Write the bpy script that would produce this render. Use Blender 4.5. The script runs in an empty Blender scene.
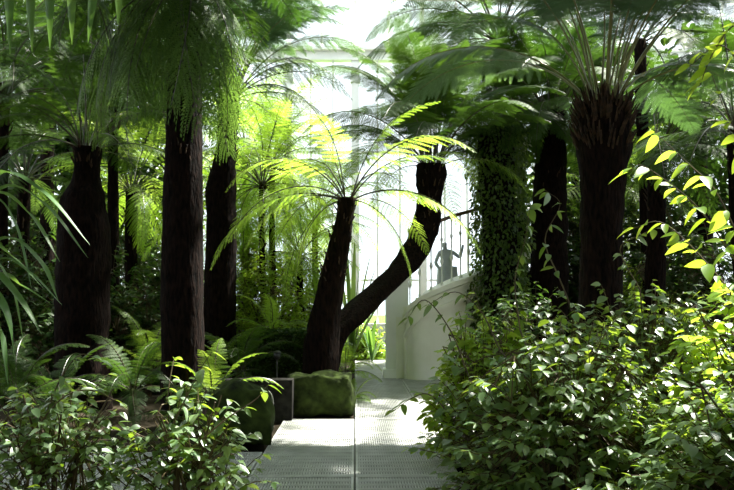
import bpy, bmesh, math, random
import numpy as np
from mathutils import Vector, Matrix, Euler, noise

SC = bpy.context.scene
COL = SC.collection
R = math.radians
rng = random.Random(7)
nrg = np.random.default_rng(7)

# ------------------------------------------------------------------ camera, sky, sun, exposure
W, H, FPX = 734, 490, 800.0
CAM = Vector((0, 0, 1.4))
YAW, PITCH = math.atan(12 / FPX), math.atan(60 / FPX)
cam_data = bpy.data.cameras.new('camera')
cam = bpy.data.objects.new('camera', cam_data)
COL.objects.link(cam)
cam_data.sensor_width = 36.0
cam_data.lens = FPX / W * 36.0
cam_data.clip_end = 300
cam.location = CAM
cam.rotation_euler = (math.pi / 2 + PITCH, 0, -YAW)
SC.camera = cam

world = bpy.data.worlds.new('world')
SC.world = world
world.use_nodes = True
bg = world.node_tree.nodes['Background']
bg.inputs[0].default_value = (0.86, 0.93, 1.0, 1)
bg.inputs[1].default_value = 2.0

SUN_DIR = Vector((0.46, 0.32, 0.84)).normalized()      # towards the sun
sl = bpy.data.lights.new('sun', 'SUN')
sl.energy = 29.0
sl.angle = R(0.9)
sl.color = (1.0, 0.95, 0.86)
sun = bpy.data.objects.new('sun', sl)
COL.objects.link(sun)
sun.rotation_euler = SUN_DIR.to_track_quat('Z', 'Y').to_euler()

vs = SC.view_settings
vs.view_transform = 'Standard'
vs.look = 'None'
vs.gamma = 1.0
vs.use_curve_mapping = False
vs.exposure = 0.14
SC.cycles.max_bounces = 10
SC.cycles.diffuse_bounces = 8
SC.cycles.transparent_max_bounces = 16
SC.cycles.sample_clamp_indirect = 6.0

# ------------------------------------------------------------------ pixel helpers (photo pixel -> place at a chosen distance)
_rot = cam.rotation_euler.to_matrix()
def P(px, py, Y):
    d = _rot @ Vector(((px - W / 2) / FPX, (H / 2 - py) / FPX, -1))
    return CAM + d * ((Y - CAM.y) / d.y)
def S(px, Y):
    return px / FPX * Y
def project(v):
    q = _rot.transposed() @ (Vector(v) - CAM)
    if q.z > -0.2: return None
    return (W / 2 + FPX * q.x / -q.z, H / 2 - FPX * q.y / -q.z)

# ------------------------------------------------------------------ object helpers
def tag(o, label=None, cat=None, group=None, kind=None):
    if label: o['label'] = label
    if cat: o['category'] = cat
    if group: o['group'] = group
    if kind: o['kind'] = kind
    return o
def empty(name, loc):
    o = bpy.data.objects.new(name, None)
    o.empty_display_size = 0.1
    COL.objects.link(o)
    o.location = loc
    return o
def link(name, me, parent=None, loc=(0, 0, 0), rot=(0, 0, 0), sc=1.0):
    o = bpy.data.objects.new(name, me)
    COL.objects.link(o)
    o.parent = parent
    o.location = loc
    o.rotation_euler = rot
    o.scale = (sc, sc, sc) if not hasattr(sc, '__len__') else sc
    return o
def mesh(name, V, F, mats, midx=None, smooth=True):
    me = bpy.data.meshes.new(name)
    V = np.asarray(V, dtype=np.float32)
    me.from_pydata(V.tolist(), [], F if isinstance(F, list) else F.tolist())
    for m in (mats if isinstance(mats, (list, tuple)) else [mats]):
        me.materials.append(m)
    n = len(me.polygons)
    if midx is not None:
        me.polygons.foreach_set('material_index', np.asarray(midx, dtype=np.int32))
    me.polygons.foreach_set('use_smooth', np.full(n, smooth))
    me.update()
    return me

class MB:
    """collects shapes of ONE part"""
    def __init__(s): s.V, s.F = [], []
    def add(s, V, F):
        o = len(s.V)
        s.V += [tuple(v) for v in V]
        s.F += [tuple(i + o for i in f) for f in F]
        return s
    def box(s, c, d, rz=0.0):
        x, y, z = d[0] / 2, d[1] / 2, d[2] / 2
        cs, sn = math.cos(rz), math.sin(rz)
        V = [(c[0] + a * x * cs - b * y * sn, c[1] + a * x * sn + b * y * cs, c[2] + e * z) for a in (-1, 1) for b in (-1, 1) for e in (-1, 1)]
        return s.add(V, [(0, 1, 3, 2), (4, 6, 7, 5), (0, 4, 5, 1), (2, 3, 7, 6), (0, 2, 6, 4), (1, 5, 7, 3)])
    def tube(s, pts, rad, n=6):
        V, F = tube(pts, rad, n)
        return s.add(V, F)
    def lathe(s, c, prof, n=10):
        V, F = [], []
        for r, z in prof:
            for k in range(n):
                a = 2 * math.pi * k / n
                V.append((c[0] + r * math.cos(a), c[1] + r * math.sin(a), c[2] + z))
        for i in range(len(prof) - 1):
            for k in range(n):
                F.append((i * n + k, i * n + (k + 1) % n, (i + 1) * n + (k + 1) % n, (i + 1) * n + k))
        F.append(tuple(range(n - 1, -1, -1)))
        F.append(tuple((len(prof) - 1) * n + k for k in range(n)))
        return s.add(V, F)
    def build(s, name, mats, parent=None, smooth=False, loc=(0, 0, 0)):
        return link(name, mesh(name, s.V, s.F, mats, smooth=smooth), parent, loc)

def tube(pts, rad, n=6):
    pts = [Vector(p) for p in pts]
    if not hasattr(rad, '__len__'): rad = [rad] * len(pts)
    V, F = [], []
    ref = None
    for i, p in enumerate(pts):
        t = (pts[min(i + 1, len(pts) - 1)] - pts[max(i - 1, 0)]).normalized()
        if ref is None:
            ref = t.orthogonal().normalized()
        u = (ref - t * ref.dot(t)).normalized()
        ref = u
        w = t.cross(u)
        for k in range(n):
            a = 2 * math.pi * k / n
            V.append(p + (u * math.cos(a) + w * math.sin(a)) * rad[i])
    for i in range(len(pts) - 1):
        for k in range(n):
            F.append((i * n + k, i * n + (k + 1) % n, (i + 1) * n + (k + 1) % n, (i + 1) * n + k))
    F.append(tuple(range(n - 1, -1, -1)))
    F.append(tuple((len(pts) - 1) * n + k for k in range(n)))
    return V, F

def catmull(pts, per=6):
    """smooth a list of tuples (any dimension)"""
    a = [np.array(p, float) for p in pts]
    a = [2 * a[0] - a[1]] + a + [2 * a[-1] - a[-2]]
    out = []
    for i in range(1, len(a) - 2):
        for k in range(per):
            t = k / per
            out.append(0.5 * ((2 * a[i]) + (-a[i - 1] + a[i + 1]) * t + (2 * a[i - 1] - 5 * a[i] + 4 * a[i + 1] - a[i + 2]) * t * t
                              + (-a[i - 1] + 3 * a[i] - 3 * a[i + 1] + a[i + 2]) * t ** 3))
    out.append(a[-2])
    return out

# ------------------------------------------------------------------ materials
def newmat(name):
    m = bpy.data.materials.new(name)
    m.use_nodes = True
    m.node_tree.nodes.clear()
    return m, m.node_tree.nodes, m.node_tree.links
def rgb(c): return (c[0], c[1], c[2], 1)

def leaf_mat(name, ca, cb, ta, tb, tw=0.45, rough=0.45, spec=0.4):
    m, N, L = newmat(name)
    out = N.new('ShaderNodeOutputMaterial')
    oi = N.new('ShaderNodeObjectInfo')
    at = N.new('ShaderNodeAttribute'); at.attribute_name = 'rnd'
    ad = N.new('ShaderNodeMath'); ad.operation = 'ADD'
    fr = N.new('ShaderNodeMath'); fr.operation = 'FRACT'
    L.new(oi.outputs['Random'], ad.inputs[0]); L.new(at.outputs['Fac'], ad.inputs[1]); L.new(ad.outputs[0], fr.inputs[0])
    def mix(a, b):
        x = N.new('ShaderNodeMix'); x.data_type = 'RGBA'
        x.inputs[6].default_value = rgb(a); x.inputs[7].default_value = rgb(b)
        L.new(fr.outputs[0], x.inputs[0])
        return x.outputs[2]
    c1, c2 = mix(ca, cb), mix(ta, tb)
    p = N.new('ShaderNodeBsdfPrincipled')
    L.new(c1, p.inputs['Base Color'])
    p.inputs['Roughness'].default_value = rough
    p.inputs['Specular IOR Level'].default_value = spec
    t = N.new('ShaderNodeBsdfTranslucent')
    L.new(c2, t.inputs['Color'])
    mx = N.new('ShaderNodeMixShader'); mx.inputs[0].default_value = tw
    L.new(p.outputs[0], mx.inputs[1]); L.new(t.outputs[0], mx.inputs[2]); L.new(mx.outputs[0], out.inputs[0])
    return m

def solid_mat(name, c1, c2, scale=8.0, rough=0.8, spec=0.3, bump=0.0, stretch=(1, 1, 1), metallic=0.0, detail=6, lo=0.35, hi=0.65, coord='Object'):
    m, N, L = newmat(name)
    out = N.new('ShaderNodeOutputMaterial')
    p = N.new('ShaderNodeBsdfPrincipled')
    tc = N.new('ShaderNodeTexCoord')
    mp = N.new('ShaderNodeMapping'); mp.inputs['Scale'].default_value = stretch
    nz = N.new('ShaderNodeTexNoise'); nz.inputs['Scale'].default_value = scale; nz.inputs['Detail'].default_value = detail
    cr = N.new('ShaderNodeValToRGB')
    cr.color_ramp.elements[0].position = lo; cr.color_ramp.elements[0].color = rgb(c1)
    cr.color_ramp.elements[1].position = hi; cr.color_ramp.elements[1].color = rgb(c2)
    L.new(tc.outputs[coord], mp.inputs[0]); L.new(mp.outputs[0], nz.inputs['Vector']); L.new(nz.outputs['Fac'], cr.inputs[0])
    L.new(cr.outputs[0], p.inputs['Base Color'])
    p.inputs['Roughness'].default_value = rough
    p.inputs['Specular IOR Level'].default_value = spec
    p.inputs['Metallic'].default_value = metallic
    if bump:
        b = N.new('ShaderNodeBump'); b.inputs['Strength'].default_value = bump; b.inputs['Distance'].default_value = 0.03
        L.new(nz.outputs['Fac'], b.inputs['Height']); L.new(b.outputs[0], p.inputs['Normal'])
    L.new(p.outputs[0], out.inputs[0])
    return m

def glass_mat(name):
    m, N, L = newmat(name)
    out = N.new('ShaderNodeOutputMaterial')
    t = N.new('ShaderNodeBsdfTransparent'); t.inputs[0].default_value = (0.95, 0.98, 0.97, 1)
    g = N.new('ShaderNodeBsdfGlossy'); g.inputs['Roughness'].default_value = 0.05
    mx = N.new('ShaderNodeMixShader'); mx.inputs[0].default_value = 0.06
    L.new(t.outputs[0], mx.inputs[1]); L.new(g.outputs[0], mx.inputs[2]); L.new(mx.outputs[0], out.inputs[0])
    return m

M = {}
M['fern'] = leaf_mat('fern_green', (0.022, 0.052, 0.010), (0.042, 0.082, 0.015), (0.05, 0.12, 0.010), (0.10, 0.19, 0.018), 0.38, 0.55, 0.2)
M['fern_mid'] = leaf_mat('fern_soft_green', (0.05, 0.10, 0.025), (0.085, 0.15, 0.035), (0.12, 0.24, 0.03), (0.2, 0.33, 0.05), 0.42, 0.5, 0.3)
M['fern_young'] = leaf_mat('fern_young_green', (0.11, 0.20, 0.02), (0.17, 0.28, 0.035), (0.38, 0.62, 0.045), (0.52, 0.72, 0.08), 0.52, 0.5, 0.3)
M['fern_blue'] = leaf_mat('fern_silver_green', (0.065, 0.13, 0.07), (0.11, 0.19, 0.115), (0.12, 0.25, 0.05), (0.18, 0.32, 0.08), 0.3, 0.45, 0.5)
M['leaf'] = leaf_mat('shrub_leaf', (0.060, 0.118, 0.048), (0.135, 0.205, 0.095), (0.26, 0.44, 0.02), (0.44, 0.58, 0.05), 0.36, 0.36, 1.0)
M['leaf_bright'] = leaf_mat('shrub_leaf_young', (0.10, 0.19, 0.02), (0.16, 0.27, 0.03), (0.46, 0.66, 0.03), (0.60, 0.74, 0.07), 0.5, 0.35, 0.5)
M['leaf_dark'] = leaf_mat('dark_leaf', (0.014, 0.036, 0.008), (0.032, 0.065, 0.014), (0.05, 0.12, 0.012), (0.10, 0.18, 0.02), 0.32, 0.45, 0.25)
M['strap'] = leaf_mat('strap_leaf', (0.05, 0.12, 0.035), (0.09, 0.18, 0.05), (0.16, 0.34, 0.05), (0.26, 0.44, 0.06), 0.35, 0.32, 0.6)
M['pale_strap'] = leaf_mat('pale_strap_leaf', (0.14, 0.22, 0.07), (0.20, 0.29, 0.10), (0.25, 0.38, 0.08), (0.34, 0.46, 0.12), 0.4, 0.4, 0.4)
M['ivy'] = leaf_mat('creeper_leaf', (0.025, 0.06, 0.012), (0.06, 0.11, 0.02), (0.16, 0.28, 0.03), (0.30, 0.42, 0.06), 0.42, 0.4, 0.4)
M['stipe'] = solid_mat('frond_stalk', (0.022, 0.016, 0.008), (0.06, 0.06, 0.02), 6, 0.35, 0.5)
M['stipe_pale'] = solid_mat('frond_stalk_pale', (0.10, 0.11, 0.03), (0.20, 0.19, 0.07), 6, 0.3, 0.6)
M['trunk'] = solid_mat('fibrous_trunk', (0.001, 0.0008, 0.0006), (0.013, 0.0065, 0.0045), 30, 0.95, 0.08, 1.0, (1, 1, 0.28))
M['stub'] = solid_mat('frond_stub', (0.008, 0.005, 0.003), (0.06, 0.028, 0.013), 18, 0.75, 0.3, 0.4)
M['twig'] = solid_mat('twig', (0.05, 0.035, 0.02), (0.12, 0.09, 0.04), 12, 0.7)
M['soil'] = solid_mat('soil', (0.010, 0.008, 0.005), (0.035, 0.027, 0.016), 9, 0.95, 0.1, 0.8, coord='Generated')
M['gravel'] = solid_mat('pale_gravel', (0.42, 0.33, 0.22), (0.60, 0.50, 0.38), 60, 0.9, 0.2, 0.3)
M['iron'] = solid_mat('path_iron', (0.34, 0.345, 0.325), (0.46, 0.465, 0.45), 5, 0.5, 0.5, 0.0)
M['ironrim'] = solid_mat('path_iron_rim', (0.10, 0.105, 0.095), (0.17, 0.175, 0.16), 7, 0.55, 0.5)
M['moss'] = solid_mat('moss', (0.008, 0.011, 0.005), (0.048, 0.072, 0.015), 8, 0.95, 0.1, 0.9, lo=0.3, hi=0.7)
M['white'] = solid_mat('white_paint', (0.84, 0.85, 0.82), (0.90, 0.90, 0.88), 3, 0.5, 0.4)
M['cream'] = solid_mat('cream_paint', (0.80, 0.80, 0.68), (0.86, 0.86, 0.76), 3, 0.55, 0.4)
M['wood'] = solid_mat('handrail_wood', (0.10, 0.05, 0.025), (0.17, 0.09, 0.045), 8, 0.4, 0.5)
M['marble'] = solid_mat('grey_marble', (0.34, 0.36, 0.42), (0.46, 0.48, 0.54), 5, 0.5, 0.4)
M['dark_stone'] = solid_mat('dark_stone', (0.008, 0.008, 0.007), (0.025, 0.024, 0.02), 10, 0.9, 0.1, 0.5)
M['wall_stone'] = solid_mat('wall_stone', (0.05, 0.05, 0.04), (0.10, 0.095, 0.08), 4, 0.9, 0.2, 0.3)
M['black'] = solid_mat('black_metal', (0.008, 0.008, 0.008), (0.02, 0.02, 0.02), 10, 0.4, 0.5)
M['grass'] = solid_mat('lawn', (0.06, 0.11, 0.02), (0.11, 0.18, 0.04), 30, 0.9, 0.1, 0.3)
M['glass'] = glass_mat('greenhouse_glass')

# ------------------------------------------------------------------ the setting: ground, path, glasshouse
X0, X1, YB, YF, ZW = -13.2, 13.2, -6.0, 26.0, 9.6
g = MB().box((0, 10, -0.10), (26.4, 32, 0.2)).build('floor', M['soil'])
tag(g, 'dark soil floor of the planted beds', kind='structure')
g = MB().box((0, 76, -0.35), (200, 100, 0.3)).build('ground_lawn', M['grass'])
tag(g, 'lawn outside beyond the glazed wall', kind='structure')

# iron gratings: a recessed bed, rim, cross bars and short slots bars
PW, PL, PZ = 0.85, 1.07, 0.04
def grating_mesh():
    b = MB()
    w, l = PW - 0.016, PL - 0.016
    b.box((0, 0, PZ / 2 - 0.012), (w, l, PZ - 0.016))
    rim = 0.022
    for sx in (-1, 1): b.box((sx * (w / 2 - rim / 2), 0, PZ / 2), (rim, l, PZ))
    for sy in (-1, 1): b.box((0, sy * (l / 2 - rim / 2), PZ / 2), (w - 2 * rim, rim, PZ))
    rows, n = 7, 36
    for r in range(rows):
        y = -l / 2 + rim + (l - 2 * rim) * (r + 0.5) / rows
        hgt = (l - 2 * rim) / rows
        for k in range(n):
            x = -w / 2 + rim + (w - 2 * rim) * (k + 0.5) / n
            b.box((x, y, PZ / 2 - 0.001), (0.0115, hgt - 0.035, PZ - 0.004))
        if r: b.box((0, y - hgt / 2, PZ / 2 - 0.001), (w - 2 * rim, 0.014, PZ - 0.006))
    return mesh('grating', b.V, b.F, M['iron'], smooth=False)
gm = grating_mesh()
path = MB().box((0, 10.9, 0.002), (0.0101, 20, 0.004)).build('path', M['ironrim'])
tag(path, 'footpath of cast iron gratings running between the planted beds', kind='structure')
Y0 = 7.57
def grate(x, y):
    link('grating', gm, path, (x, y, 0.0))
for k in range(-3, 13):
    y = Y0 + (k + 0.5) * PL
    grate(PW / 2, y)
    if k < 2 or k >= 4: grate(-PW / 2, y) if k < 2 else None
    if k >= 1: grate(PW * 1.5, y)
    if 2 <= k <= 6: grate(PW * 2.5, y)
for k in range(-2, 0):
    for j in range(1, 7):
        grate(-PW / 2 - j * PW, Y0 + (k + 0.5) * PL)
ga = MB().box((0.6, 21.9, 0.005), (6.0, 2.2, 0.05)).build('ground_gravel', M['gravel'])
tag(ga, 'pale gravel at the far end of the path', kind='structure')

gb = MB().box((2.75, 12.7, 0.0), (2.0, 5.0, 0.06)).build('ground_bounce_gravel', M['gravel'])  # gravel pad put in to throw sunlight up at the stair
tag(gb, 'pale gravel added beside the path to bounce light onto the stair', kind='structure')
# end wall: plinth, posts, mullions, transoms, panes, ring beam
wb = MB().box((0, YF, 0.4), (26.4, 0.4, 0.8)).build('wall_back', M['white'])
tag(wb, 'white painted plinth of the glazed end wall', kind='structure')
BAY = 2.2
xs = [X0 + k * BAY for k in range(13)]
for x in xs:
    b = MB().box((x, YF, 5.2), (0.26, 0.24, 8.8)).box((x, YF - 0.02, 8.8), (0.34, 0.3, 0.16)).box((x, YF - 0.02, 0.95), (0.34, 0.3, 0.3))
    b.build('post', M['white'], wb)
for k in range(12):
    for j in (1, 2):
        MB().box((xs[k] + j * BAY / 3, YF, 5.2), (0.06, 0.1, 8.8)).build('mullion', M['white'], wb)
for z in (2.2, 6.4):
    MB().box((0, YF, z), (26.4, 0.10, 0.07)).build('transom', M['white'], wb)
MB().box((0, YF, ZW), (26.4, 0.36, 0.28)).box((0, YF - 0.1, ZW + 0.2), (26.4, 0.6, 0.1)).build('ring_beam', M['white'], wb)
pm = mesh('pane', [(-0.5, 0, -0.5), (0.5, 0, -0.5), (0.5, 0, 0.5), (-0.5, 0, 0.5)], [(0, 1, 2, 3)], M['glass'], smooth=False)
for k in range(12):
    for (z0, z1) in ((0.8, 2.2), (2.2, 6.4), (6.4, 9.5)):
        link('pane', pm, wb, ((xs[k] + xs[k + 1]) / 2, YF + 0.02, (z0 + z1) / 2), (0, 0, 0), (BAY - 0.26, 1, z1 - z0))
# curved glass roof
def arc(phi): return (10 + 16 * math.cos(phi), ZW + 0.2 + 6.0 * math.sin(phi))
ridge = MB().box((0, 10, arc(math.pi / 2)[1]), (26.4, 0.3, 0.2)).build('roof', M['white'])
tag(ridge, 'curved glass roof on white iron ribs', kind='structure')
NS = 12
for k in range(25):
    x = X0 + k * 1.1
    pts = [(x, *arc(math.pi * j / 36)) for j in range(37)]
    MB().tube(pts, 0.05 if k % 2 else 0.075, 5).build('rib', M['white'], ridge, True)
for j in range(1, NS):
    y, z = arc(math.pi * j / NS)
    MB().box((0, y, z), (26.4, 0.08, 0.08)).build('purlin', M['white'], ridge)
for j in range(NS):
    (y0, z0), (y1, z1) = arc(math.pi * j / NS), arc(math.pi * (j + 1) / NS)
    b = MB().add([(-1.05, y0, z0), (1.05, y0, z0), (1.05, y1, z1), (-1.05, y1, z1)], [(0, 1, 2, 3)])
    me = mesh('roof_pane', b.V, b.F, M['glass'], smooth=False)
    for k in range(12):
        link('pane', me, ridge, (X0 + (k + 0.5) * 2.2, 0, 0.03))
# solid side walls of the house, rear one added to block light
def gable(x, name, label):
    o = MB().box((x, 10, 2.0), (0.3, 32, 4.0)).build(name, M['wall_stone'])
    tag(o, label, kind='structure')
    n = 16
    for k in range(n + 1):
        y = YB + 32 * k / n
        zt = ZW + 0.2 + 6.0 * math.sqrt(max(0, 1 - ((y - 10) / 16) ** 2))
        MB().box((x, y, (4 + zt) / 2), (0.1, 0.1, zt - 4)).build('mullion', M['white'], o)
        if k < n:
            y2 = YB + 32 * (k + 1) / n
            z2 = ZW + 0.2 + 6.0 * math.sqrt(max(0, 1 - ((y2 - 10) / 16) ** 2))
            b = MB().add([(x, y, 4), (x, y2, 4), (x, y2, z2), (x, y, zt)], [(0, 1, 2, 3)])
            b.build('pane', M['glass'], o)
gable(X0 - 0.05, 'wall_left', 'stone side wall of the glasshouse')
gable(X1 + 0.05, 'wall_right', 'stone side wall of the glasshouse across')
tag(MB().box((0, YB - 0.2, 4.5), (27, 0.4, 9.0)).build('wall_rear', M['wall_stone']), 'stone wall added behind the viewer to block light', kind='structure')  # added out of view so no light comes from behind the viewer

# ------------------------------------------------------------------ fern fronds
def frond_mesh(name, L, th0, th1, npin, npl, plen, stipe, droop, seed, mat, bend=1.3, stmat='stipe', rad=0.012, pw=0.13, ang=12):
    g = np.random.default_rng(seed)
    n = 22
    ts = np.linspace(0, 1, n + 1)
    th = th0 + (th1 - th0) * ts ** bend
    side_bend = g.normal(0, 0.10) * ts ** 2
    d = np.stack([np.cos(th) * np.cos(side_bend), np.cos(th) * np.sin(side_bend), np.sin(th)], 1)
    pos = np.concatenate([[[0, 0, 0]], np.cumsum((d[:-1] + d[1:]) / 2 * (L / n), 0)])
    Vt, Ft = tube([tuple(p) for p in pos], [rad * (1 - 0.85 * t) + 0.0012 for t in ts], 5)
    V = [np.array([tuple(v) for v in Vt])]
    F = [f for f in Ft]
    nt = len(F)
    off = len(V[0])
    Q = []
    for i in range(npin):
        u = ((i + 0.5) / npin)
        t = stipe + (1 - stipe) * u ** 0.93
        x = t * n
        k = min(int(x), n - 1)
        base = pos[k] + (pos[k + 1] - pos[k]) * (x - k)
        T = d[k]
        Sd = np.array([-math.sin(side_bend[k]), math.cos(side_bend[k]), 0])
        prof = min(1.0, 0.5 + 1.9 * u) * (1 - u) ** 0.72 + 0.035
        for sgn in (-1, 1):
            ln = plen * prof * g.uniform(0.88, 1.08)
            a = R(ang + 28 * u) + g.normal(0, 0.06)
            dr = Sd * sgn * math.cos(a) + T * math.sin(a)
            dr = dr + np.array([0, 0, g.normal(-0.08, 0.06)])
            dr /= np.linalg.norm(dr)
            s = np.linspace(0.03, 1, npl + 1)[:, None]
            dp = droop * g.uniform(0.7, 1.3)
            pts = base + dr * ln * s + np.array([0, 0, -1.0]) * dp * ln * s ** 2 + T * 0.12 * ln * s ** 2
            up = np.cross(dr, T) * -sgn
            up /= np.linalg.norm(up) + 1e-9
            q = np.cross(up, dr)
            A, B = pts[:-1], pts[1:]
            mid = (A + B) / 2
            along = (B - A)
            sm = (s[:-1] + s[1:]) / 2
            w = plen * pw * (0.55 + 0.45 * prof) * np.minimum(1, 0.55 + 2.5 * sm) * (1 - sm) ** 0.55 + 0.004
            w = w * g.uniform(0.85, 1.1, w.shape)
            for s2 in (-1, 1):
                tip = mid + q * s2 * w + along * 0.5 + dr * w * 0.28 - up * w * 0.18
                quad = np.stack([A + along * 0.08, A + along * 0.78, tip + along * 0.18, tip - along * 0.14], 1)
                Q.append(quad.reshape(-1, 3))
    Qv = np.concatenate(Q)
    nq = len(Qv) // 4
    Fq = (np.arange(nq * 4).reshape(-1, 4) + off).tolist()
    return mesh(name, np.concatenate([V[0], Qv]), F + [tuple(f) for f in Fq], [M[stmat], M[mat]], [0] * nt + [1] * nq, smooth=False)

FR = {}
def family(key, mat, npin, npl, stm='stipe', L=2.4, plen=0.52, stipe=0.22, pw=0.13, rad=0.013, hd=0.45):
    FR[key] = {
        'up': [frond_mesh(key + '_up', L, R(80 - 4 * i), R(8 - 16 * i), npin, npl, plen, stipe + 0.06, 0.20, 10 + i, mat, 1.5, stm, rad, pw) for i in range(3)],
        'mid': [frond_mesh(key + '_mid', L, R(56 - 4 * i), R(-42 - 10 * i), npin, npl, plen, stipe, 0.22, 20 + i, mat, 1.2, stm, rad, pw) for i in range(3)],
        'low': [frond_mesh(key + '_low', L, R(32 - 5 * i), R(-62 - 6 * i), npin, npl, plen, stipe, 0.25, 30 + i, mat, 0.9, stm, rad, pw) for i in range(3)],
        'hang': [frond_mesh(key + '_hang', L, R(10 - 8 * i), R(-88), npin, npl, plen, stipe * 0.7, hd, 40 + i, mat, 0.5, stm, rad, pw) for i in range(3)],
    }
family('fern', 'fern', 25, 18, pw=0.105)
family('thick', 'fern', 27, 16, pw=0.15, plen=0.56)
family('young', 'fern_young', 21, 15, 'stipe', pw=0.09)
family('silver', 'fern_blue', 34, 22, 'stipe_pale', L=2.6, plen=0.62, stipe=0.30, pw=0.10)
family('weep', 'fern_mid', 20, 15, 'stipe', L=2.0, plen=0.55, stipe=0.2, pw=0.055, hd=1.1)
family('soft', 'fern_mid', 22, 15, pw=0.085)
family('small', 'fern', 20, 9, 'stipe', L=0.9, plen=0.20, stipe=0.12, rad=0.006)
family('smallyoung', 'fern_young', 20, 9, 'stipe', L=0.9, plen=0.20, stipe=0.12, rad=0.006)

def trunk_mesh(pts, seed, rough=0.10, sides=22, per=9, mat='trunk'):
    """pts: (x,y,z,r) tuples"""
    c = catmull(pts, per)
    V, F = [], []
    for i, q in enumerate(c):
        p = Vector(q[:3])
        for k in range(sides):
            a = 2 * math.pi * k / sides
            dv = Vector((math.cos(a), math.sin(a), 0))
            nz = noise.noise(Vector((math.cos(a) * 3.1, math.sin(a) * 3.1, p.z * 2.2 + seed * 13.7)))
            nf = noise.noise(Vector((math.cos(a) * 9, math.sin(a) * 9, p.z * 7 + seed * 3.1)))
            V.append(p + dv * q[3] * (1 + rough * nz + rough * 0.7 * nf))
    m = len(c)
    for i in range(m - 1):
        for k in range(sides):
            F.append((i * sides + k, i * sides + (k + 1) % sides, (i + 1) * sides + (k + 1) % sides, (i + 1) * sides + k))
    F.append(tuple(range(sides - 1, -1, -1)))
    F.append(tuple((m - 1) * sides + k for k in range(sides)))
    return mesh('trunk', V, F, M[mat]), c

def stub_mesh(c, n, length, seed, frac=0.5):
    """broken frond bases on the upper part of a trunk"""
    g = random.Random(seed)
    b = MB()
    m = len(c)
    for i in range(n):
        t = 1 - frac * g.random() ** 1.3
        q = c[min(m - 1, int(t * (m - 1)))]
        a = g.uniform(0, 2 * math.pi)
        o = Vector((math.cos(a), math.sin(a), 0))
        p0 = Vector(q[:3]) + o * q[3] * 0.9
        ll = length * g.uniform(0.5, 1.2)
        p1 = p0 + o * ll * 0.30 + Vector((0, 0, ll * 0.5))
        p2 = p1 + o * ll * 0.22 + Vector((g.uniform(-.02, .02), 0, ll * 0.5))
        b.tube([p0, p1, p2], [0.017, 0.013, 0.006], 4)
    return b

def in_clearing(p):
    """the gap in the canopy that lets the sun down onto the path"""
    k = p.z / SUN_DIR.z
    x, y = p.x - SUN_DIR.x * k, p.y - SUN_DIR.y * k
    return -1.1 < x < 1.9 and 7.9 < y < 15.3
def tree_fern(label, pts, fronds, group=None, stubs=60, stub_len=0.14, seed=1, rough=0.10, stubfrac=0.4, name='tree_fern', prune=0.5):
    """pts world (x,y,z,r); fronds: list of (azimuth deg, family, class, scale, roll deg, tilt deg)"""
    base = Vector(pts[0][:3]); base.z = 0
    e = tag(empty(name, base), label, 'tree fern', group)
    loc = [(p[0] - base.x, p[1] - base.y, p[2] - base.z, p[3]) for p in pts]
    me, c = trunk_mesh(loc, seed, rough)
    tr = link('trunk', me, e)
    if stubs:
        o = stub_mesh(c, stubs, stub_len, seed, stubfrac).build('frond_stubs', M['stub'], tr)
        o['kind'] = 'stuff'
    top = Vector(c[-1][:3])
    g = random.Random(seed)
    for (az, fam, cl, sc, roll, tilt) in fronds:
        a = R(az)
        o = Vector((math.cos(a), math.sin(a), 0)) * c[-1][3] * 0.55
        me = g.choice(FR[fam][cl])
        at, eu = top + o + Vector((0, 0, -0.04 if cl in ('low', 'hang') else 0)), Euler((R(roll), R(tilt), a))
        mw = Matrix.Translation(base + at) @ eu.to_matrix().to_4x4() @ Matrix.Scale(sc, 4)
        ps = [mw @ me.vertices[5 * i].co for i in range(5, 23, 2)]
        if sum(in_clearing(p) for p in ps) / len(ps) > prune: continue
        link('frond', me, e, at, eu, sc)
    return e

def ring(n, fam, cl, sc, seed, a0=0, jit=14, span=360, sj=0.12):
    g = random.Random(seed)
    return [(a0 + span * k / n + g.uniform(-jit, jit), fam, cl, sc * g.uniform(1 - sj, 1 + sj), g.uniform(-14, 14), g.uniform(-7, 7)) for k in range(n)]

def wp(px, py, Y, rpx):
    p = P(px, py, Y)
    return (p.x, p.y, p.z, S(rpx, Y))
def wpath(Y, rows, dy=None):
    out = []
    for i, r in enumerate(rows):
        yy = Y + (r[3] if len(r) > 3 else 0)
        q = wp(r[0], r[1], yy, r[2])
        if i == 0: q = (q[0], q[1], -0.05, q[3])
        out.append(q)
    return out

G = 'tree ferns in the house'
# A: swollen dark trunk on the left
tree_fern('dark tree fern with swollen bulging trunk narrowing to a neck', wpath(11, [(84, 405, 27), (82, 340, 26), (83, 285, 26), (84, 235, 25), (83, 212, 23), (84, 196, 20), (86, 182, 14), (87, 165, 12.5), (88, 148, 14)]),
          ring(9, 'fern', 'up', 0.9, 1) + ring(10, 'fern', 'mid', 0.9, 2) + ring(6, 'fern', 'low', 0.8, 3), G, 30, 0.10, 1, 0.12, 0.15)
# B: straight trunk with drooping skirt
tree_fern('tall straight tree fern trunk under a thick drooping skirt of fronds', wpath(9.3, [(183, 423, 22), (183, 360, 21), (182, 290, 21), (183, 220, 20), (184, 150, 18.5), (185, 85, 17), (186, -14, 17)]),
          [f for f in ring(26, 'weep', 'hang', 0.75, 4, sj=.25) + ring(20, 'weep', 'hang', 1.0, 41, 15, sj=.2) if 42 < f[0] % 360 < 318] + ring(5, 'weep', 'hang', 0.5, 42, -30, span=75) + [f for f in ring(13, 'fern', 'low', 0.95, 5) + ring(11, 'fern', 'mid', 1.1, 6) if 60 < f[0] % 360 < 300] + [f for f in ring(9, 'fern', 'up', 0.9, 7) if 70 < f[0] % 360 < 290], G, 70, 0.10, 2, 0.07)
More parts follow.
